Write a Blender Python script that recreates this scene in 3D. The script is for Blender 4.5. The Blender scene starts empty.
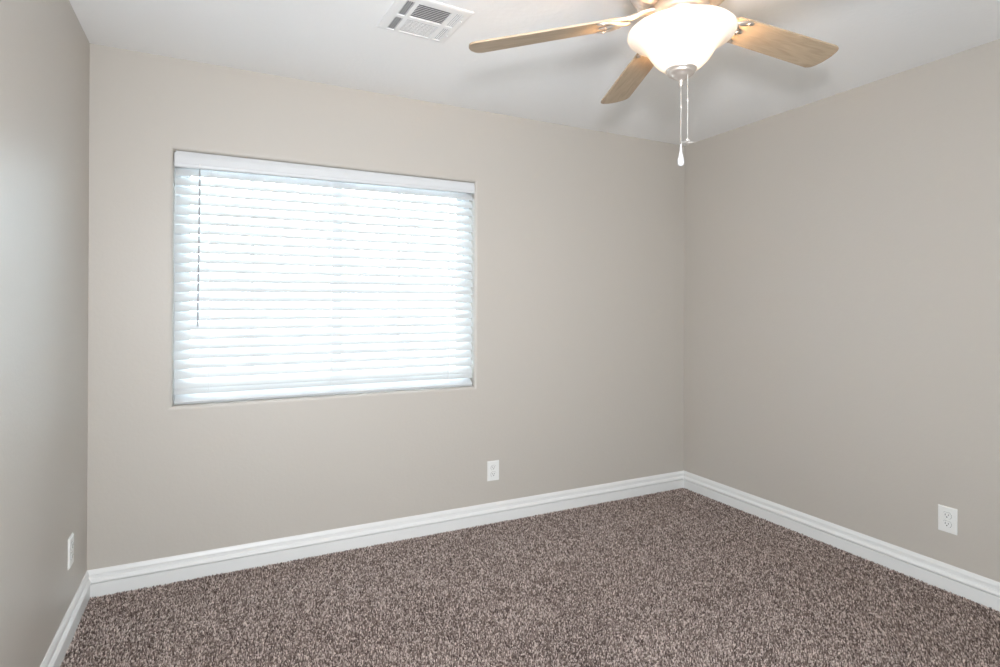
import bpy, bmesh, math, random
import numpy as np
from mathutils import Vector, Matrix

S = bpy.context.scene
COL = S.collection
PI = math.pi
R = math.radians

# ------------------------------------------------------------------ camera
H, W = 2.44, 3.5055                      # ceiling height, room width
cam_d = bpy.data.cameras.new('camera')
cam = bpy.data.objects.new('camera', cam_d)
COL.objects.link(cam)
S.camera = cam
F, YAW, PITCH, ROLL = 567.9, 0.4628, 0.0023, 0.0038
CAMPOS = Vector((0.5069, -3.0531, 1.2859))
fwd = Vector((math.sin(YAW) * math.cos(PITCH), math.cos(YAW) * math.cos(PITCH), math.sin(PITCH)))
rt = Vector((math.cos(YAW), -math.sin(YAW), 0))
up = rt.cross(fwd)
r2 = rt * math.cos(ROLL) + up * math.sin(ROLL)
u2 = up * math.cos(ROLL) - rt * math.sin(ROLL)
cam.matrix_world = Matrix((r2, u2, -fwd)).transposed().to_4x4()
cam.location = CAMPOS
cam_d.sensor_width = 36
cam_d.lens = F * 36 / 1000
cam_d.shift_y = -28.72 / 1000
cam_d.clip_start = 0.02

# ------------------------------------------------------------------ view + render quality
S.view_settings.view_transform = 'Standard'
S.view_settings.look = 'None'
S.view_settings.gamma = 1
S.view_settings.use_curve_mapping = False
S.view_settings.exposure = 0.0
cy = S.cycles
cy.use_denoising = True
cy.denoiser = 'OPENIMAGEDENOISE'
cy.denoising_input_passes = 'RGB_ALBEDO_NORMAL'
cy.max_bounces = 14
cy.diffuse_bounces = 8
cy.glossy_bounces = 4
cy.transmission_bounces = 6
cy.transparent_max_bounces = 12
cy.caustics_reflective = False
cy.caustics_refractive = False
cy.sample_clamp_indirect = 30

# ------------------------------------------------------------------ daylight
wd = bpy.data.worlds.new('sky')
S.world = wd
wd.use_nodes = True
bg = wd.node_tree.nodes['Background']
bg.inputs[0].default_value = (0.75, 0.88, 1.0, 1)
bg.inputs[1].default_value = 31.0


def area(name, loc, target, sx, sy, power, col, shape='RECTANGLE', spread=180):
    d = bpy.data.lights.new(name, 'AREA')
    d.shape = shape
    d.size, d.size_y = sx, sy
    d.energy, d.color = power, col
    d.spread = R(spread)
    o = bpy.data.objects.new(name, d)
    COL.objects.link(o)
    o.location = loc
    o.rotation_euler = (Vector(target) - Vector(loc)).to_track_quat('-Z', 'Y').to_euler()
    return o


# daylight portal in the window opening
pt = area('window_portal', (1.092, 0.15, 1.413), (1.092, -1, 1.413), 1.56, 1.22, 1, (1, 1, 1))
pt.data.cycles.is_portal = True
# the photographer's flash just above the camera
area('camera_flash', (0.54, -3.10, 1.56), (1.95, -0.45, 1.42), 0.16, 0.16, 42, (0.93, 0.95, 1.0), 'DISK', 140)
# added soft fill light in front of the solid wall behind the camera
area('rear_fill_light', (1.1, -3.93, 0.7), (1.9, 0, 0.95), 1.1, 1.2, 47, (0.86, 0.96, 1.0))


# ------------------------------------------------------------------ materials
def mat(name, col, rough=0.6, metal=0.0, spec=0.5):
    m = bpy.data.materials.new(name)
    m.use_nodes = True
    b = m.node_tree.nodes['Principled BSDF']
    b.inputs['Base Color'].default_value = (*col, 1)
    b.inputs['Roughness'].default_value = rough
    b.inputs['Metallic'].default_value = metal
    b.inputs['Specular IOR Level'].default_value = spec
    return m


def nd(m, t, **kw):
    n = m.node_tree.nodes.new(t)
    for k, v in kw.items():
        setattr(n, k, v)
    return n


def lk(m, a, b):
    m.node_tree.links.new(a, b)


def bumpy(m, scale, strength, dist, detail=3):
    b = m.node_tree.nodes['Principled BSDF']
    tc = nd(m, 'ShaderNodeTexCoord')
    no = nd(m, 'ShaderNodeTexNoise')
    no.inputs['Scale'].default_value = scale
    no.inputs['Detail'].default_value = detail
    bp = nd(m, 'ShaderNodeBump')
    bp.inputs['Strength'].default_value = strength
    bp.inputs['Distance'].default_value = dist
    lk(m, tc.outputs['Object'], no.inputs['Vector'])
    lk(m, no.outputs[0], bp.inputs['Height'])
    lk(m, bp.outputs[0], b.inputs['Normal'])
    return m


M_WALL = bumpy(mat('greige_paint', (0.53, 0.492, 0.445), 0.44, 0, 0.45), 60, 0.18, 0.003)
M_CEIL = bumpy(mat('ceiling_paint', (0.90, 0.90, 0.90), 0.85, 0, 0.2), 45, 0.25, 0.004)
M_TRIM = mat('white_gloss_paint', (0.80, 0.80, 0.79), 0.35)
M_REAR = M_WALL
M_VINYL = mat('white_vinyl', (0.66, 0.67, 0.68), 0.4)
M_PLAST = mat('white_plastic', (0.82, 0.82, 0.80), 0.3)
M_SLOT = mat('dark_slot', (0.04, 0.04, 0.04), 0.7)
M_VENT = mat('vent_enamel', (0.84, 0.84, 0.84), 0.4)
M_DUCT = mat('duct_shadow_grey', (0.16, 0.16, 0.17), 0.7)
M_CORD = mat('white_cord', (0.78, 0.78, 0.77), 0.8)
M_WAND = mat('clear_grey_wand', (0.42, 0.43, 0.44), 0.25)
M_NICKEL = bumpy(mat('brushed_nickel', (0.66, 0.59, 0.53), 0.38, 0.75), 120, 0.05, 0.001)
M_CHAIN = mat('bead_chain', (0.80, 0.78, 0.75), 0.3, 0.7)
M_DROP = mat('frosted_drop', (0.62, 0.62, 0.63), 0.2)
M_BASE = mat('carpet_backing', (0.13, 0.10, 0.088), 0.95, 0, 0.1)


def slat_material():
    m = mat('blind_slat_white', (0.64, 0.65, 0.65), 0.4)
    b = m.node_tree.nodes['Principled BSDF']
    tr = nd(m, 'ShaderNodeBsdfTranslucent')
    tr.inputs[0].default_value = (0.9, 0.93, 0.95, 1)
    mx = nd(m, 'ShaderNodeMixShader')
    mx.inputs[0].default_value = 0.03
    lk(m, b.outputs[0], mx.inputs[1])
    lk(m, tr.outputs[0], mx.inputs[2])
    lk(m, mx.outputs[0], m.node_tree.nodes['Material Output'].inputs[0])
    return m


M_SLAT = slat_material()


def glass_material():
    m = bpy.data.materials.new('window_glass')
    m.use_nodes = True
    t = m.node_tree
    t.nodes.clear()
    out = t.nodes.new('ShaderNodeOutputMaterial')
    tr = t.nodes.new('ShaderNodeBsdfTransparent')
    tr.inputs[0].default_value = (0.94, 0.97, 0.96, 1)
    gl = t.nodes.new('ShaderNodeBsdfGlossy')
    gl.inputs['Roughness'].default_value = 0.02
    fr = t.nodes.new('ShaderNodeFresnel')
    mx = t.nodes.new('ShaderNodeMixShader')
    t.links.new(fr.outputs[0], mx.inputs[0])
    t.links.new(tr.outputs[0], mx.inputs[1])
    t.links.new(gl.outputs[0], mx.inputs[2])
    t.links.new(mx.outputs[0], out.inputs[0])
    return m


M_GLASS = glass_material()


def bowl_material():
    m = mat('frosted_white_glass', (0.85, 0.83, 0.80), 0.35)
    b = m.node_tree.nodes['Principled BSDF']
    tr = nd(m, 'ShaderNodeBsdfTranslucent')
    tr.inputs[0].default_value = (0.80, 0.80, 0.80, 1)
    mx = nd(m, 'ShaderNodeMixShader')
    mx.inputs[0].default_value = 0.015
    lk(m, b.outputs[0], mx.inputs[1])
    lk(m, tr.outputs[0], mx.inputs[2])
    lk(m, mx.outputs[0], m.node_tree.nodes['Material Output'].inputs[0])
    return m


M_BOWL = bowl_material()


def wood_material():
    m = mat('light_maple', (0.5, 0.36, 0.22), 0.42)
    b = m.node_tree.nodes['Principled BSDF']
    tc = nd(m, 'ShaderNodeTexCoord')
    mp = nd(m, 'ShaderNodeMapping')
    mp.inputs['Scale'].default_value = (2.2, 16, 16)
    n1 = nd(m, 'ShaderNodeTexNoise')
    n1.inputs['Scale'].default_value = 3.0
    n1.inputs['Detail'].default_value = 5
    n1.inputs['Distortion'].default_value = 1.2
    rp = nd(m, 'ShaderNodeValToRGB')
    e = rp.color_ramp.elements
    e[0].position, e[0].color = 0.30, (0.36, 0.265, 0.175, 1)
    e[1].position, e[1].color = 0.70, (0.50, 0.38, 0.26, 1)
    lk(m, tc.outputs['Object'], mp.inputs[0])
    lk(m, mp.outputs[0], n1.inputs['Vector'])
    lk(m, n1.outputs[0], rp.inputs[0])
    lk(m, rp.outputs[0], b.inputs['Base Color'])
    return m


M_WOOD = wood_material()


def pile_material():
    m = mat('brown_frieze_yarn', (0.2, 0.16, 0.14), 0.9, 0, 0.15)
    b = m.node_tree.nodes['Principled BSDF']
    at = nd(m, 'ShaderNodeAttribute', attribute_name='yarn')
    rp = nd(m, 'ShaderNodeValToRGB')
    e = rp.color_ramp.elements
    e[0].position, e[0].color = 0.0, (0.072, 0.049, 0.042, 1)
    e[1].position, e[1].color = 1.0, (0.82, 0.70, 0.635, 1)
    x = e.new(0.5)
    x.color = (0.31, 0.242, 0.214, 1)
    lk(m, at.outputs['Fac'], rp.inputs[0])
    lk(m, rp.outputs[0], b.inputs['Base Color'])
    return m


M_PILE = pile_material()


# ------------------------------------------------------------------ mesh helpers
def tag(o, label=None, cat=None, group=None, kind=None):
    if label: o['label'] = label
    if cat: o['category'] = cat
    if group: o['group'] = group
    if kind: o['kind'] = kind
    return o


def link(name, me, m, parent=None, smooth=False):
    me.materials.append(m)
    if smooth:
        for p in me.polygons:
            p.use_smooth = True
    o = bpy.data.objects.new(name, me)
    COL.objects.link(o)
    if parent: o.parent = parent
    return o


def build(name, bm, m, parent=None, smooth=False, recalc=True):
    if recalc: bmesh.ops.recalc_face_normals(bm, faces=bm.faces)
    me = bpy.data.meshes.new(name)
    bm.to_mesh(me)
    bm.free()
    return link(name, me, m, parent, smooth)


def empty(name, loc, rot=(0, 0, 0)):
    o = bpy.data.objects.new(name, None)
    o.empty_display_size = 0.05
    COL.objects.link(o)
    o.location = loc
    o.rotation_euler = rot
    return o


def box(bm, x0, x1, y0, y1, z0, z1, bev=0.0, seg=2, M=None):
    t = bmesh.new()
    bmesh.ops.create_cube(t, size=1)
    for v in t.verts:
        v.co = Vector(((x0 + x1) / 2 + v.co.x * (x1 - x0), (y0 + y1) / 2 + v.co.y * (y1 - y0), (z0 + z1) / 2 + v.co.z * (z1 - z0)))
    if bev:
        bmesh.ops.bevel(t, geom=t.edges[:], offset=bev, segments=seg, affect='EDGES', profile=0.5)
    if M is not None:
        bmesh.ops.transform(t, matrix=M, verts=t.verts)
    merge(bm, t)


def merge(bm, t):
    me = bpy.data.meshes.new('tmp')
    t.to_mesh(me)
    t.free()
    bm.from_mesh(me)
    bpy.data.meshes.remove(me)


def lathe(bm, prof, seg=48, ox=0, oy=0, mod=None, cap=True):
    rings = []
    for i, (r, z) in enumerate(prof):
        if r < 1e-6:
            rings.append([bm.verts.new((ox, oy, z))])
        else:
            ring = []
            for k in range(seg):
                a = 2 * PI * k / seg
                rr = r + (mod(i, k) if mod else 0)
                ring.append(bm.verts.new((ox + rr * math.cos(a), oy + rr * math.sin(a), z)))
            rings.append(ring)
    for a, b in zip(rings, rings[1:]):
        if len(a) == 1 and len(b) == 1: continue
        for k in range(seg):
            k2 = (k + 1) % seg
            if len(a) == 1: bm.faces.new((a[0], b[k], b[k2]))
            elif len(b) == 1: bm.faces.new((a[k], a[k2], b[0]))
            else: bm.faces.new((a[k], a[k2], b[k2], b[k]))
    if cap:
        for rg in (rings[0], rings[-1]):
            if len(rg) > 2: bm.faces.new(rg)


def tube(bm, pts, rad, seg=8, flat=1.0):
    """tapered tube through points; rad may be a list; flat squeezes it in z"""
    pts = [Vector(p) for p in pts]
    rad = rad if isinstance(rad, (list, tuple)) else [rad] * len(pts)
    rings = []
    for i, p in enumerate(pts):
        t = (pts[min(i + 1, len(pts) - 1)] - pts[max(i - 1, 0)]).normalized()
        ref = Vector((0, 0, 1)) if abs(t.z) < 0.9 else Vector((1, 0, 0))
        a = t.cross(ref).normalized()
        b = a.cross(t).normalized()
        rings.append([bm.verts.new(p + a * rad[i] * math.cos(2 * PI * k / seg) + b * rad[i] * flat * math.sin(2 * PI * k / seg)) for k in range(seg)])
    for a, b in zip(rings, rings[1:]):
        for k in range(seg):
            bm.faces.new((a[k], a[(k + 1) % seg], b[(k + 1) % seg], b[k]))
    bm.faces.new(rings[0])
    bm.faces.new(rings[-1])


def prism(bm, outline, z0, z1, M=None):
    """closed 2D outline (x, y) extruded z0..z1"""
    lo = [bm.verts.new((x, y, z0)) for x, y in outline]
    hi = [bm.verts.new((x, y, z1)) for x, y in outline]
    n = len(lo)
    bm.faces.new(lo[::-1])
    bm.faces.new(hi)
    for k in range(n):
        bm.faces.new((lo[k], lo[(k + 1) % n], hi[(k + 1) % n], hi[k]))
    if M is not None:
        bmesh.ops.transform(bm, matrix=M, verts=lo + hi)


# ------------------------------------------------------------------ room shell
YR = -4.0                                   # wall behind the camera
ZF = -0.013                                 # carpet backing; the pile tips stand at about z = 0
TH = 0.14
b = bmesh.new(); box(b, -TH, W + TH, YR - TH, 0.16, ZF - 0.12, ZF)
tag(build('floor', b, M_BASE), kind='structure')
b = bmesh.new(); box(b, -TH, W + TH, YR - TH, 0.16, H, H + 0.12)
tag(build('ceiling', b, M_CEIL), kind='structure')
b = bmesh.new(); box(b, -TH, 0, YR - TH, 0.16, ZF, H)
tag(build('wall_left', b, M_WALL), kind='structure')
b = bmesh.new(); box(b, W, W + TH, YR - TH, 0.16, ZF, H)
tag(build('wall_right', b, M_WALL), kind='structure')
b = bmesh.new(); box(b, 0, W, YR - TH, YR, ZF, H)
tag(build('wall_rear', b, M_REAR), kind='structure')

# back wall with its bull-nosed window opening
OX0, OX1, OZ0, OZ1 = 0.3235, 1.865, 0.813, 2.013
b = bmesh.new()
BN = 0.017
rings = []


def ring(x0, x1, z0, z1, y):
    return [b.verts.new(p) for p in ((x0, y, z0), (x1, y, z0), (x1, y, z1), (x0, y, z1))]


rings.append(ring(0, W, ZF, H, 0.0))
for k in range(6):
    a = PI / 2 * k / 5
    o = BN * (1 - math.sin(a))
    rings.append(ring(OX0 - o, OX1 + o, OZ0 - o, OZ1 + o, BN * (1 - math.cos(a))))
rings.append(ring(OX0, OX1, OZ0, OZ1, 0.16))
rings.append(ring(0, W, ZF, H, 0.16))
for A, B in zip(rings, rings[1:]):
    for k in range(4):
        b.faces.new((A[k], A[(k + 1) % 4], B[(k + 1) % 4], B[k]))
A, B = rings[-1], rings[0]
for k in range(4):
    b.faces.new((A[k], A[(k + 1) % 4], B[(k + 1) % 4], B[k]))
tag(build('wall_back', b, M_WALL), kind='structure')

# baseboards: profile (thickness, z), mitred where they meet
BP = [(0.0, ZF), (0.0145, ZF), (0.0145, 0.0535), (0.0135, 0.0545), (0.0070, 0.0550), (0.0070, 0.0590), (0.0180, 0.0596), (0.0192, 0.0615), (0.0185, 0.0665),
      (0.0120, 0.0755), (0.0085, 0.0775), (0.0075, 0.090), (0.0105, 0.0925), (0.0098, 0.098), (0.0062, 0.108), (0.003, 0.1138), (0.0, 0.1138)]


def baseboard(name, P, D, N, L, m0, m1):
    """P start, D direction, N into the room, length L; m0/m1 = 1 mitre that end"""
    b = bmesh.new()
    e0, e1 = [], []
    for t, z in BP:
        e0.append(b.verts.new(Vector(P) + Vector(D) * (t * m0) + Vector(N) * t + Vector((0, 0, z))))
        e1.append(b.verts.new(Vector(P) + Vector(D) * (L - t * m1) + Vector(N) * t + Vector((0, 0, z))))
    n = len(e0)
    for k in range(n):
        b.faces.new((e0[k], e0[(k + 1) % n], e1[(k + 1) % n], e1[k]))
    b.faces.new(e0); b.faces.new(e1)
    tag(build(name, b, M_TRIM), kind='structure')


baseboard('baseboard_back', (0, 0, 0), (1, 0, 0), (0, -1, 0), W, 1, 1)
baseboard('baseboard_left', (0, 0, 0), (0, -1, 0), (1, 0, 0), -YR, 1, 1)
baseboard('baseboard_right', (W, 0, 0), (0, -1, 0), (-1, 0, 0), -YR, 1, 1)
baseboard('baseboard_rear', (0, YR, 0), (1, 0, 0), (0, 1, 0), W, 1, 1)

# ------------------------------------------------------------------ window: sliding vinyl sashes with a muntin grid
win = empty('window_1', ((OX0 + OX1) / 2, 0.12, OZ0))
tag(win, kind='structure')
wx, wz = (OX1 - OX0) / 2, OZ1 - OZ0


def frame_ring(b, x0, x1, z0, z1, w, y0, y1, bev=0.003):
    box(b, x0, x0 + w, y0, y1, z0, z1, bev)
    box(b, x1 - w, x1, y0, y1, z0, z1, bev)
    box(b, x0 + w - 0.001, x1 - w + 0.001, y0, y1, z0, z0 + w, bev)
    box(b, x0 + w - 0.001, x1 - w + 0.001, y0, y1, z1 - w, z1, bev)


b = bmesh.new(); frame_ring(b, -wx, wx, 0, wz, 0.032, -0.03, 0.035)
build('window_frame', b, M_VINYL, win)
for x0, x1, yo, mid in ((-wx + 0.030, 0.022, -0.012, -0.4245), (-0.022, wx - 0.030, 0.012, 0.349)):
    b = bmesh.new(); frame_ring(b, x0, x1, 0.030, wz - 0.030, 0.038, yo - 0.011, yo + 0.011)
    sash = build('sash', b, M_VINYL, win)
    b = bmesh.new(); box(b, x0 + 0.036, x1 - 0.036, yo - 0.002, yo + 0.002, 0.066, wz - 0.066)
    build('pane', b, M_GLASS, sash)
    b = bmesh.new()
    box(b, mid - 0.009, mid + 0.009, yo - 0.006, yo + 0.006, 0.066, wz - 0.066)
    box(b, x0 + 0.036, x1 - 0.036, yo - 0.006, yo + 0.006, wz / 2 - 0.009, wz / 2 + 0.009)
    build('muntin', b, M_VINYL, sash)

# ------------------------------------------------------------------ window blind
BX0, BX1 = 0.330, 1.858
blind = empty('window_blind', ((BX0 + BX1) / 2, 0.033, OZ0))
tag(blind, 'white two inch slatted blind with tilt wand, lowered over the window', 'window blind')
hx = (BX1 - BX0) / 2
rngb = random.Random(4)
b = bmesh.new(); box(b, -hx + 0.002, hx - 0.002, -0.022, 0.028, wz - 0.052, wz - 0.002, 0.002)
build('headrail', b, M_VINYL, blind)
# valance board with a moulded face
b = bmesh.new()
vp = [(-0.024, 1.133), (-0.030, 1.135), (-0.034, 1.140), (-0.035, 1.150), (-0.037, 1.154), (-0.037, 1.184), (-0.035, 1.188),
      (-0.034, 1.196), (-0.030, 1.203), (-0.024, 1.205)]
vx = [(-hx - 0.0035, 0.004), (-hx - 0.001, 0.0), (hx + 0.0005, 0.0), (hx + 0.003, 0.004)]
rr = [[b.verts.new((x, min(y + off, -0.024), z + 2.0035 - 1.205 - OZ0)) for y, z in vp] for x, off in vx]
for ring_ in rr:                       # the valance hangs a touch higher at its right end
    for v in ring_:
        v.co.z += (v.co.x + hx) / (2 * hx) * (0.006 + 0.009 * (2.0035 - OZ0 - v.co.z) / 0.072)
for A, B in zip(rr, rr[1:]):
    for k in range(len(vp)):
        k2 = (k + 1) % len(vp)
        b.faces.new((A[k], A[k2], B[k2], B[k]))
b.faces.new(rr[0]); b.faces.new(rr[-1])
build('valance', b, M_VINYL, blind)

NS, PITCHZ, TILT = 24, 0.0458, R(57)
Z_TOP = 1.9185 - OZ0
slat_me = None
LAD = [0.475 - (BX0 + BX1) / 2, 1.047 - (BX0 + BX1) / 2, 1.705 - (BX0 + BX1) / 2]
for i in range(NS):
    zc = Z_TOP - i * PITCHZ if i < NS - 1 else 0.8845 - OZ0
    if slat_me is None:
        b = bmesh.new()
        n = 8
        top, bot = [], []
        for k in range(n + 1):
            s = -1 + 2 * k / n
            y = s * 0.0252
            cr = 0.0022 * (1 - s * s)
            th = 0.0014 * math.sqrt(max(0.08, 1 - abs(s) ** 6))
            top.append((y, cr + th)); bot.append((y, cr - th))
        prof = top + bot[::-1]
        e0 = [b.verts.new((-hx, y, z)) for y, z in prof]
        e1 = [b.verts.new((hx, y, z)) for y, z in prof]
        for k in range(len(prof)):
            k2 = (k + 1) % len(prof)
            b.faces.new((e0[k], e0[k2], e1[k2], e1[k]))
        b.faces.new(e0); b.faces.new(e1)
        o = build('slat', b, M_SLAT, blind)
        slat_me = o.data
    else:
        o = bpy.data.objects.new('slat', slat_me)
        COL.objects.link(o); o.parent = blind
    rise = 0.011 * (1 - i / (NS - 1))
    o.location = (0, 0, zc + rise / 2)
    o.rotation_euler = (TILT + R(rngb.uniform(-1.2, 1.2)), -rise / (2 * hx) + R(rngb.uniform(-0.03, 0.03)), 0)
b = bmesh.new()
box(b, -hx, hx, -0.026, 0.026, -0.008, 0.008, 0.003, 3, Matrix.Translation((0, 0.004, 0.0238)) @ Matrix.Rotation(R(36), 4, 'X'))
build('bottom_rail', b, M_VINYL, blind)
for x in LAD:
    b = bmesh.new()
    for y in (-0.0205, 0.0205):
        tube(b, [(x, y, 0.03), (x, y, wz - 0.05)], 0.0011, 6)
    tube(b, [(x + 0.012, 0, 0.03), (x + 0.012, 0, wz - 0.05)], 0.0010, 6)
    build('ladder_cord', b, M_CORD, blind)
wxp = 0.433 - (BX0 + BX1) / 2
b = bmesh.new()
tube(b, [(wxp, -0.040, 1.118), (wxp, -0.044, 1.105), (wxp - 0.002, -0.044, 0.8), (wxp - 0.006, -0.043, 0.372)], [0.0022, 0.0042, 0.0042, 0.0046], 6)
wand = build('tilt_wand', b, M_WAND, blind)
b = bmesh.new()
tube(b, [(wxp, -0.020, 1.142), (wxp, -0.036, 1.142), (wxp, -0.041, 1.136), (wxp, -0.041, 1.128)], 0.0016, 6)
build('hook', b, M_CHAIN, wand)


# ------------------------------------------------------------------ wall outlets
def outlet(loc, rz, label):
    """front faces local -Y"""
    root = empty('wall_outlet', loc, (0, 0, rz))
    tag(root, label, 'outlet', 'white wall outlets')
    b = bmesh.new()
    t = bmesh.new()
    box(t, -0.038, 0.038, -0.006, 0.0, -0.0585, 0.0585)
    ed = [e for e in t.edges if all(v.co.y < -0.003 for v in e.verts)]
    bmesh.ops.bevel(t, geom=ed, offset=0.0035, segments=3, affect='EDGES')
    merge(b, t)
    build('cover_plate', b, M_PLAST, root)
    for s in (1, -1):
        b = bmesh.new()
        out = []
        for k in range(40):
            a = 2 * PI * k / 40
            out.append((0.0172 * math.cos(a), max(-0.0135, min(0.0135, 0.0172 * math.sin(a)))))
        prism(b, out, 0.0, 0.0030, Matrix.Translation((0, -0.0055, s * 0.0195)) @ Matrix.Rotation(PI / 2, 4, 'X'))
        rc = build('receptacle', b, M_PLAST, root)
        b = bmesh.new()
        zc = s * 0.0195
        box(b, -0.0074, -0.0052, -0.0089, -0.0070, zc - 0.0010, zc + 0.0075)
        box(b, 0.0052, 0.0074, -0.0089, -0.0070, zc + 0.0000, zc + 0.0065)
        o2 = [(0.0026 * math.cos(2 * PI * k / 14), 0.0026 * math.sin(2 * PI * k / 14)) for k in range(14)]
        prism(b, o2, 0.0, 0.0019, Matrix.Translation((0, -0.0070, zc - 0.0068)) @ Matrix.Rotation(PI / 2, 4, 'X'))
        ring_o = [(x * 1.05, y * 1.06) for x, y in out]
        prism(b, ring_o, 0.0, 0.0005, Matrix.Translation((0, -0.0058, zc)) @ Matrix.Rotation(PI / 2, 4, 'X'))
        build('slot', b, M_SLOT, rc)
    b = bmesh.new()
    o2 = [(0.0030 * math.cos(2 * PI * k / 16), 0.0030 * math.sin(2 * PI * k / 16)) for k in range(16)]
    prism(b, o2, 0.0, 0.0012, Matrix.Translation((0, -0.0058, 0)) @ Matrix.Rotation(PI / 2, 4, 'X'))
    build('screw', b, M_PLAST, root)
    return root


outlet((1.988, 0, 0.3037), 0, 'white wall outlet below and right of the window, on the wall facing the camera')
outlet((W, -1.642, 0.317), -PI / 2, 'white wall outlet low on the right hand wall, above the baseboard')
outlet((0, -0.3245, 0.3247), PI / 2, 'white wall outlet seen edge-on, low on the left hand wall near the corner')

# ------------------------------------------------------------------ ceiling vent (local x, y in the ceiling plane, z up)
va = R(2.9)
vent = empty('ceiling_vent', (1.094, -0.7275, H), (0, 0, va))
tag(vent, 'square white air vent with louvred banks set in the ceiling', 'vent')
VS = 0.299
holes = [(0.036, 0.068, 0.015, 0.126), (0.036, 0.068, 0.145, 0.262), (0.085, 0.221, 0.017, 0.131), (0.085, 0.221, 0.150, 0.262),
         (0.238, 0.270, 0.021, 0.132), (0.238, 0.270, 0.153, 0.264), (0.2765, 0.2815, 0.076, 0.092), (0.2765, 0.2815, 0.213, 0.229)]
# face plate = grid of cells without the holes
b = bmesh.new()
xs = sorted({0.011, VS - 0.011} | {h[0] for h in holes} | {h[1] for h in holes})
ys = sorted({0.011, VS - 0.011} | {h[2] for h in holes} | {h[3] for h in holes})
ZP = -0.0062


def inhole(x, y):
    return any(h[0] < x < h[1] and h[2] < y < h[3] for h in holes)


gv = {}


def V(x, y, z):
    k = (round(x, 5), round(y, 5), round(z, 5))
    if k not in gv: gv[k] = b.verts.new((x, -y, z))
    return gv[k]


for x0, x1 in zip(xs, xs[1:]):
    for y0, y1 in zip(ys, ys[1:]):
        if not inhole((x0 + x1) / 2, (y0 + y1) / 2):
            b.faces.new((V(x0, y0, ZP), V(x1, y0, ZP), V(x1, y1, ZP), V(x0, y1, ZP)))
for h in holes:
    q = [(h[0], h[2]), (h[1], h[2]), (h[1], h[3]), (h[0], h[3])]
    for k in range(4):
        (ax, ay), (bx_, by_) = q[k], q[(k + 1) % 4]
        b.faces.new((b.verts.new((ax, -ay, ZP)), b.verts.new((bx_, -by_, ZP)), b.verts.new((bx_, -by_, -0.0005)), b.verts.new((ax, -ay, -0.0005))))
q = [(0.011, 0.011), (VS - 0.011, 0.011), (VS - 0.011, VS - 0.011), (0.011, VS - 0.011)]
q2 = [(0, 0), (VS, 0), (VS, VS), (0, VS)]
for k in range(4):
    k2 = (k + 1) % 4
    b.faces.new((b.verts.new((q[k][0], -q[k][1], ZP)), b.verts.new((q[k2][0], -q[k2][1], ZP)), b.verts.new((q2[k2][0], -q2[k2][1], -0.0034)), b.verts.new((q2[k][0], -q2[k][1], -0.0034))))
    b.faces.new((b.verts.new((q2[k][0], -q2[k][1], -0.0034)), b.verts.new((q2[k2][0], -q2[k2][1], -0.0034)), b.verts.new((q2[k2][0], -q2[k2][1], 0)), b.verts.new((q2[k][0], -q2[k][1], 0))))
build('face_plate', b, M_VENT, vent)
b = bmesh.new(); box(b, 0.03, 0.285, -0.268, -0.012, -0.0014, -0.0006)
build('backing', b, M_DUCT, vent)


def louvers(h, n, axis, ang, w, m=M_VENT):
    b = bmesh.new()
    a0, a1 = (h[2], h[3]) if axis == 'x' else (h[0], h[1])
    for k in range(n):
        c = a0 + (a1 - a0) * (k + 0.5) / n
        if axis == 'x':     # slats run along x
            T = Matrix.Translation(((h[0] + h[1]) / 2, -c, -0.0036)) @ Matrix.Rotation(ang, 4, 'X')
            box(b, -(h[1] - h[0]) / 2, (h[1] - h[0]) / 2, -w / 2, w / 2, -0.0003, 0.0003, 0, 1, T)
        else:
            T = Matrix.Translation((c, -(h[2] + h[3]) / 2, -0.0036)) @ Matrix.Rotation(ang, 4, 'Y')
            box(b, -w / 2, w / 2, -(h[3] - h[2]) / 2, (h[3] - h[2]) / 2, -0.0003, 0.0003, 0, 1, T)
    build('louver_bank', b, m, vent)


louvers(holes[0], 4, 'y', R(-20), 0.0025)
louvers(holes[1], 4, 'y', R(-20), 0.0025)
louvers(holes[2], 11, 'x', R(-6), 0.0058)
louvers(holes[3], 9, 'x', R(16), 0.0052)
louvers(holes[4], 4, 'y', R(20), 0.0050)
louvers(holes[5], 4, 'y', R(20), 0.0050)
for yv in (0.084, 0.221):
    b = bmesh.new(); box(b, 0.2765, 0.2795, -yv - 0.003, -yv + 0.010, -0.012, -0.004, 0.0008)
    build('damper_lever', b, M_VENT, vent)

# ------------------------------------------------------------------ ceiling fan
FX, FY, FZ = 1.7490, -1.773, 2.138
fan = empty('ceiling_fan', (FX, FY, FZ))
tag(fan, 'ceiling fan with pale wooden blades and a lit frosted bell lamp', 'ceiling fan')
NX, NY = 0.0, 0.0

# canopy + motor housing (z relative to blade plane)
b = bmesh.new()
lathe(b, [(0.0, 0.302), (0.085, 0.302), (0.085, 0.285), (0.07, 0.25), (0.045, 0.238), (0.0, 0.240)], 48)
build('canopy', b, M_NICKEL, fan, True)
b = bmesh.new()
MZ = 0.012
pr = [(0.0, 0.245), (0.06, 0.243), (0.12, 0.225), (0.148, 0.195), (0.152, 0.165), (0.152, 0.105), (0.156, 0.100), (0.156, 0.090), (0.148, 0.085),
      (0.140, 0.070), (0.118, 0.048), (0.100, 0.040), (0.0, 0.040)]
pr = [(r, z + MZ) for r, z in pr]
lathe(b, pr, 144, mod=lambda i, k: (0.0035 if (k // 2) % 2 else -0.0025) if i in (9, 10) else 0)
build('motor_housing', b, M_NICKEL, fan, True)
b = bmesh.new()
lathe(b, [(0.0, 0.052), (0.080, 0.052), (0.080, 0.028), (0.072, 0.022), (0.068, 0.018), (0.068, -0.004), (0.0, -0.004)], 64)
build('switch_housing', b, M_NICKEL, fan, True)
b = bmesh.new()
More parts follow.
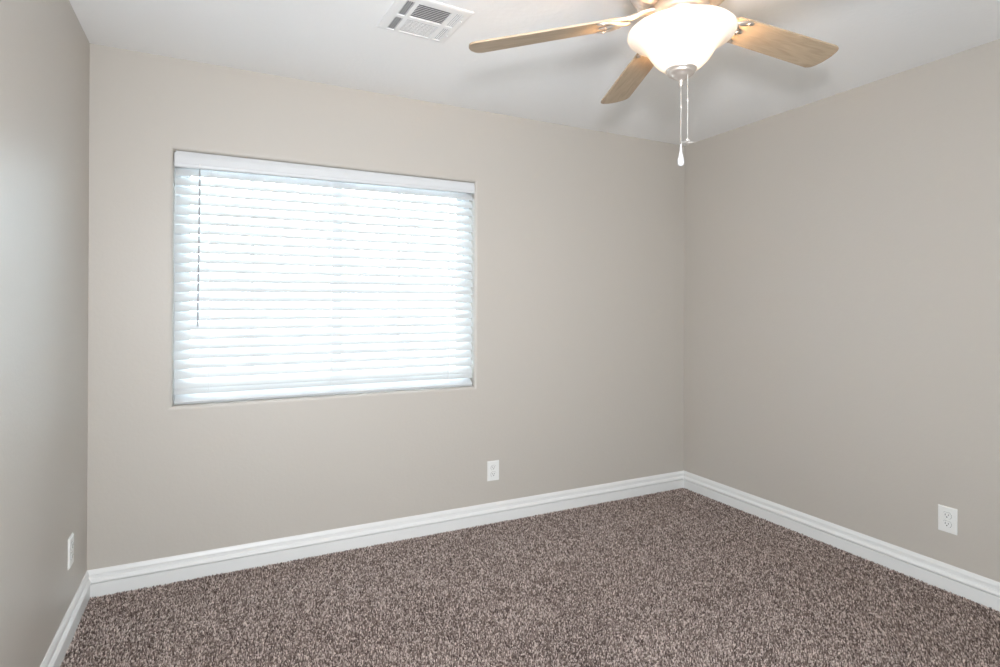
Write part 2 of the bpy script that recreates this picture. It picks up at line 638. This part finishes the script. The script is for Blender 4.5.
lathe(b, [(0.0, -0.004), (0.070, -0.004), (0.098, -0.008), (0.112, -0.012), (0.117, -0.018), (0.115, -0.024), (0.0, -0.022)], 64)
build('lamp_fitter', b, M_NICKEL, fan, True)

# frosted bell bowl: thin single wall with a rolled lip
b = bmesh.new()
prof = [(0.136, -0.032), (0.141, -0.028), (0.147, -0.0265), (0.153, -0.0275), (0.1565, -0.031), (0.1570, -0.036), (0.1545, -0.042), (0.147, -0.048), (0.134, -0.055), (0.120, -0.063),
        (0.108, -0.074), (0.098, -0.087), (0.089, -0.101), (0.079, -0.115), (0.068, -0.127), (0.055, -0.137), (0.040, -0.144), (0.030, -0.145)]
lathe(b, prof, 96, cap=False)
bowl = build('lamp_bowl', b, M_BOWL, fan, True)
b = bmesh.new()
lathe(b, [(0.0, -0.134), (0.040, -0.136), (0.0445, -0.139), (0.0450, -0.144), (0.0420, -0.147), (0.0395, -0.148), (0.0400, -0.152), (0.0370, -0.156), (0.031, -0.158), (0.029, -0.161),
          (0.020, -0.168), (0.0105, -0.172), (0.0085, -0.175), (0.0060, -0.178), (0.0060, -0.190), (0.0045, -0.193), (0.0, -0.193)], 48)
fin = build('finial', b, M_NICKEL, fan, True)

# blades
BR, BRAD, BW = 0.175, 0.656, 0.122
th0 = 2.4838
random.seed(11)


def blade_outline():
    pts = []

    def arc(cx, cy, r, a0, a1, n=6):
        for k in range(n + 1):
            a = R(a0 + (a1 - a0) * k / n)
            pts.append((cx + r * math.cos(a), cy + r * math.sin(a)))
    w0, w1 = 0.052, BW / 2
    arc(BR + 0.026, -w0 + 0.026, 0.026, 180, 270)
    arc(BRAD - 0.034, -w1 + 0.026, 0.026, 270, 340)
    pts.append((BRAD - 0.002, -0.018)); pts.append((BRAD, 0.0)); pts.append((BRAD - 0.002, 0.018))
    arc(BRAD - 0.034, w1 - 0.026, 0.026, 20, 90)
    arc(BR + 0.026, w0 - 0.026, 0.026, 90, 180)
    return pts


b = bmesh.new()
prism(b, blade_outline(), -0.003, 0.003)
bmesh.ops.bevel(b, geom=[e for e in b.edges if abs(e.verts[0].co.z - e.verts[1].co.z) < 1e-6], offset=0.0012, segments=2, affect='EDGES')
blade0 = build('blade', b, M_WOOD, fan)
# bracket on the blade: arm from the flywheel, forked plate on top, small oval plate with screws beneath
b = bmesh.new()
tube(b, [(0.062, 0, 0.016), (0.085, 0, 0.020), (0.112, 0, 0.019), (0.140, 0, 0.011), (0.165, 0, 0.0085), (0.190, 0, 0.0075), (0.215, 0, 0.0065)],
     [0.017, 0.017, 0.015, 0.014, 0.016, 0.020, 0.024], 12, 0.5)
tube(b, [(0.180, 0.0, 0.007), (0.205, 0.022, 0.0065), (0.232, 0.032, 0.006)], [0.012, 0.012, 0.010], 10, 0.35)
tube(b, [(0.180, 0.0, 0.007), (0.205, -0.022, 0.0065), (0.232, -0.032, 0.006)], [0.012, 0.012, 0.010], 10, 0.35)
arm0 = build('blade_bracket', b, M_NICKEL, blade0, True)
b = bmesh.new()
trident = [(0.150, -0.013), (0.178, -0.016), (0.192, -0.034), (0.212, -0.048), (0.240, -0.051), (0.250, -0.046), (0.248, -0.038), (0.232, -0.033), (0.214, -0.026), (0.208, -0.014),
           (0.236, -0.010), (0.246, 0.0), (0.236, 0.010), (0.208, 0.014), (0.214, 0.026), (0.232, 0.033), (0.248, 0.038), (0.250, 0.046), (0.240, 0.051), (0.212, 0.048), (0.192, 0.034), (0.178, 0.016), (0.150, 0.013)]
prism(b, trident, -0.0072, -0.0028)
for sx, sy in ((0.228, 0.0), (0.234, 0.042), (0.234, -0.042)):
    lathe(b, [(0.0, -0.0098), (0.0035, -0.0094), (0.0052, -0.0072), (0.0052, -0.005)], 12, sx, sy)
plate0 = build('bracket_plate', b, M_NICKEL, blade0, True)
bpitch = -R(10.65)
wobble = Matrix.Rotation(-R(1.73), 4, Vector((0.446, 0.895, 0)))
for k in range(5):
    if k == 0:
        bl = blade0
    else:
        bl = blade0.copy(); COL.objects.link(bl); bl.parent = fan
        for ch in (arm0, plate0):
            c = ch.copy(); COL.objects.link(c); c.parent = bl
    bl.location = (0, 0, 0.0285)
    bl.rotation_euler = (wobble @ Matrix.Rotation(th0 - k * R(72), 4, 'Z') @ Matrix.Rotation(R(2.9), 4, 'Y') @ Matrix.Rotation(bpitch, 4, 'X')).to_euler()

# pull chains: beads on a cord, each with its fob
def chain(x, y, z0, z1, conn):
    b = bmesh.new()
    tube(b, [(x, y, z0), (x, y, z1)], 0.0007, 5)
    n = int((z0 - z1) / 0.0048)
    for k in range(n):
        z = z0 - (k + 0.5) * (z0 - z1) / n
        lathe(b, [(0.0, z + 0.0017), (0.0013, z + 0.0010), (0.0017, z), (0.0013, z - 0.0010), (0.0, z - 0.0017)], 6, x, y)
    lathe(b, [(0.0, conn + 0.006), (0.0022, conn + 0.0045), (0.0026, conn), (0.0022, conn - 0.0045), (0.0, conn - 0.006)], 10, x, y)
    return build('pull_chain', b, M_CHAIN, fan, True)


c1 = chain(0.0, 0.0, -0.192, -0.365, -0.254)
b = bmesh.new()
zt = -0.365
lathe(b, [(0.0, zt + 0.002), (0.0022, zt), (0.0026, zt - 0.010), (0.0036, zt - 0.022), (0.0058, zt - 0.034), (0.0088, zt - 0.045), (0.0098, zt - 0.053),
          (0.0088, zt - 0.060), (0.0055, zt - 0.0645), (0.0, zt - 0.066)], 20)
tag(build('fob', b, M_DROP, c1, True), 'frosted teardrop fob')
ox, oy = 0.0125 * 0.895 - 0.022 * 0.446, -0.0125 * 0.446 - 0.022 * 0.895
c2 = chain(ox, oy, -0.158, -0.356, -0.242)
b = bmesh.new()
zt = -0.356
lathe(b, [(0.0, zt + 0.004), (0.0025, zt + 0.002), (0.0050, zt - 0.004), (0.0062, zt - 0.009), (0.0, zt - 0.010)], 16, ox, oy)
for k in range(4):
    a = k * PI / 2 + 0.5 + YAW
    T = Matrix.Translation((ox, oy, zt - 0.010)) @ Matrix.Rotation(a, 4, 'Z') @ Matrix.Rotation(R(8), 4, 'X')
    o2 = [(0.011 + 0.011 * math.cos(2 * PI * q / 14), 0.0045 * math.sin(2 * PI * q / 14)) for q in range(14)]
    prism(b, o2, -0.0007, 0.0007, T)
tag(build('fob', b, M_CHAIN, c2, True), 'small fan shaped metal fob')

# the bulbs inside the bowl
for a in (0.6, 0.6 + PI):
    d = bpy.data.lights.new('bulb_light', 'POINT')
    d.energy = 16.0
    d.color = (1.0, 0.64, 0.33)
    d.shadow_soft_size = 0.028
    o = bpy.data.objects.new('bulb_light', d)
    COL.objects.link(o)
    o.parent = fan
    o.location = (0.055 * math.cos(a), 0.055 * math.sin(a), -0.062)

# ------------------------------------------------------------------ carpet pile: tufts of twisted yarn
rng = np.random.default_rng(7)
SP = 0.0050
gx = np.arange(0.006, W - 0.004, SP)
gy = np.arange(-2.75, -0.006, SP)
X, Y = np.meshgrid(gx, gy)
X = X.ravel() + rng.uniform(-.5, .5, X.size) * SP
Y = Y.ravel() + rng.uniform(-.5, .5, Y.size) * SP
dep = (X - CAMPOS.x) * math.sin(YAW) + (Y - CAMPOS.y) * math.cos(YAW)
k = (dep > 1.45) & (X > 0.012) & (X < W - 0.012) & (Y < -0.012)
X, Y = X[k], Y[k]
N = len(X)


def smooth_noise(x, y, cell, seed):
    g = np.random.default_rng(seed).uniform(-1, 1, (64, 64))
    u, v = x / cell + 20, y / cell + 40
    i, j = np.floor(u).astype(int), np.floor(v).astype(int)
    fu, fv = u - i, v - j
    fu, fv = fu * fu * (3 - 2 * fu), fv * fv * (3 - 2 * fv)
    i, j = i % 63, j % 63
    return (g[i, j] * (1 - fu) * (1 - fv) + g[i + 1, j] * fu * (1 - fv) + g[i, j + 1] * (1 - fu) * fv + g[i + 1, j + 1] * fu * fv)


BRUSHED = [(1.92, -1.15, 0.30, 0.9), (2.45, -1.32, 0.30, 0.8), (1.26, -0.85, 0.30, 0.6), (2.85, -0.72, 0.22, 0.5), (3.10, -1.75, 0.40, -1.2), (0.28, -0.45, 0.30, -0.7), (2.04, -0.62, 0.22, -0.6), (2.97, -1.25, 0.25, -0.7)]
# the nap lies this way and that in large brushed patches
nap = smooth_noise(X, Y, 0.42, 1) * 0.5 + smooth_noise(X, Y, 0.17, 2) * 0.5
for bx, by, br, bv in BRUSHED:
    nap = nap + bv * np.exp(-((X - bx) ** 2 + (Y - by) ** 2) / br ** 2)
nap = np.clip(nap, -1.3, 1.3)
ang = rng.uniform(0, 2 * PI, N)
lean = np.abs(rng.normal(0, 0.0022, N))
lx = np.cos(ang) * lean - 0.45 * 0.0060 * nap
ly = np.sin(ang) * lean - 0.89 * 0.0060 * nap
lean = np.hypot(lx, ly)
ang = np.arctan2(ly, lx)
hgt = rng.uniform(0.0080, 0.0155, N) - lean * 0.35
rad = rng.uniform(0.0017, 0.0029, N)
rot = rng.uniform(0, 2 * PI, N)
dx, dy = np.cos(ang) * lean, np.sin(ang) * lean
NS_ = 4
verts = np.zeros((N, 2 * NS_ + 1, 3), np.float32)
for s in range(NS_):
    a = rot + s * 2 * PI / NS_
    verts[:, s] = np.stack([X + np.cos(a) * rad * .7, Y + np.sin(a) * rad * .7, np.full(N, ZF)], 1)
    a2 = a + 0.7
    verts[:, NS_ + s] = np.stack([X + dx * .6 + np.cos(a2) * rad, Y + dy * .6 + np.sin(a2) * rad, ZF + hgt * 0.72], 1)
verts[:, 2 * NS_] = np.stack([X + dx, Y + dy, ZF + hgt], 1)
loops = []
starts = []
tot = 0
for s in range(NS_):
    s2 = (s + 1) % NS_
    loops += [s, s2, NS_ + s2, NS_ + s]; starts.append((tot, 4)); tot += 4
for s in range(NS_):
    loops += [NS_ + s, NS_ + (s + 1) % NS_, 2 * NS_]; starts.append((tot, 3)); tot += 3
loops = np.array(loops, np.int64)
LI = (loops[None, :] + (np.arange(N) * (2 * NS_ + 1))[:, None]).astype(np.int32).ravel()
LS = (np.array([a for a, _ in starts])[None, :] + (np.arange(N) * tot)[:, None]).astype(np.int32).ravel()
me = bpy.data.meshes.new('carpet_pile')
me.vertices.add(N * (2 * NS_ + 1))
me.vertices.foreach_set('co', verts.ravel())
me.loops.add(len(LI))
me.loops.foreach_set('vertex_index', LI)
me.polygons.add(len(LS))
me.polygons.foreach_set('loop_start', LS)
me.update(calc_edges=True)
yarn = np.clip(rng.beta(1.0, 1.15, N), 0, 1)
at = me.attributes.new('yarn', 'FLOAT', 'POINT')
at.data.foreach_set('value', np.repeat(yarn, 2 * NS_ + 1).astype(np.float32))
pile = link('carpet_pile', me, M_PILE)
tag(pile, 'speckled brown twisted carpet pile covering the whole floor', 'carpet', kind='stuff')
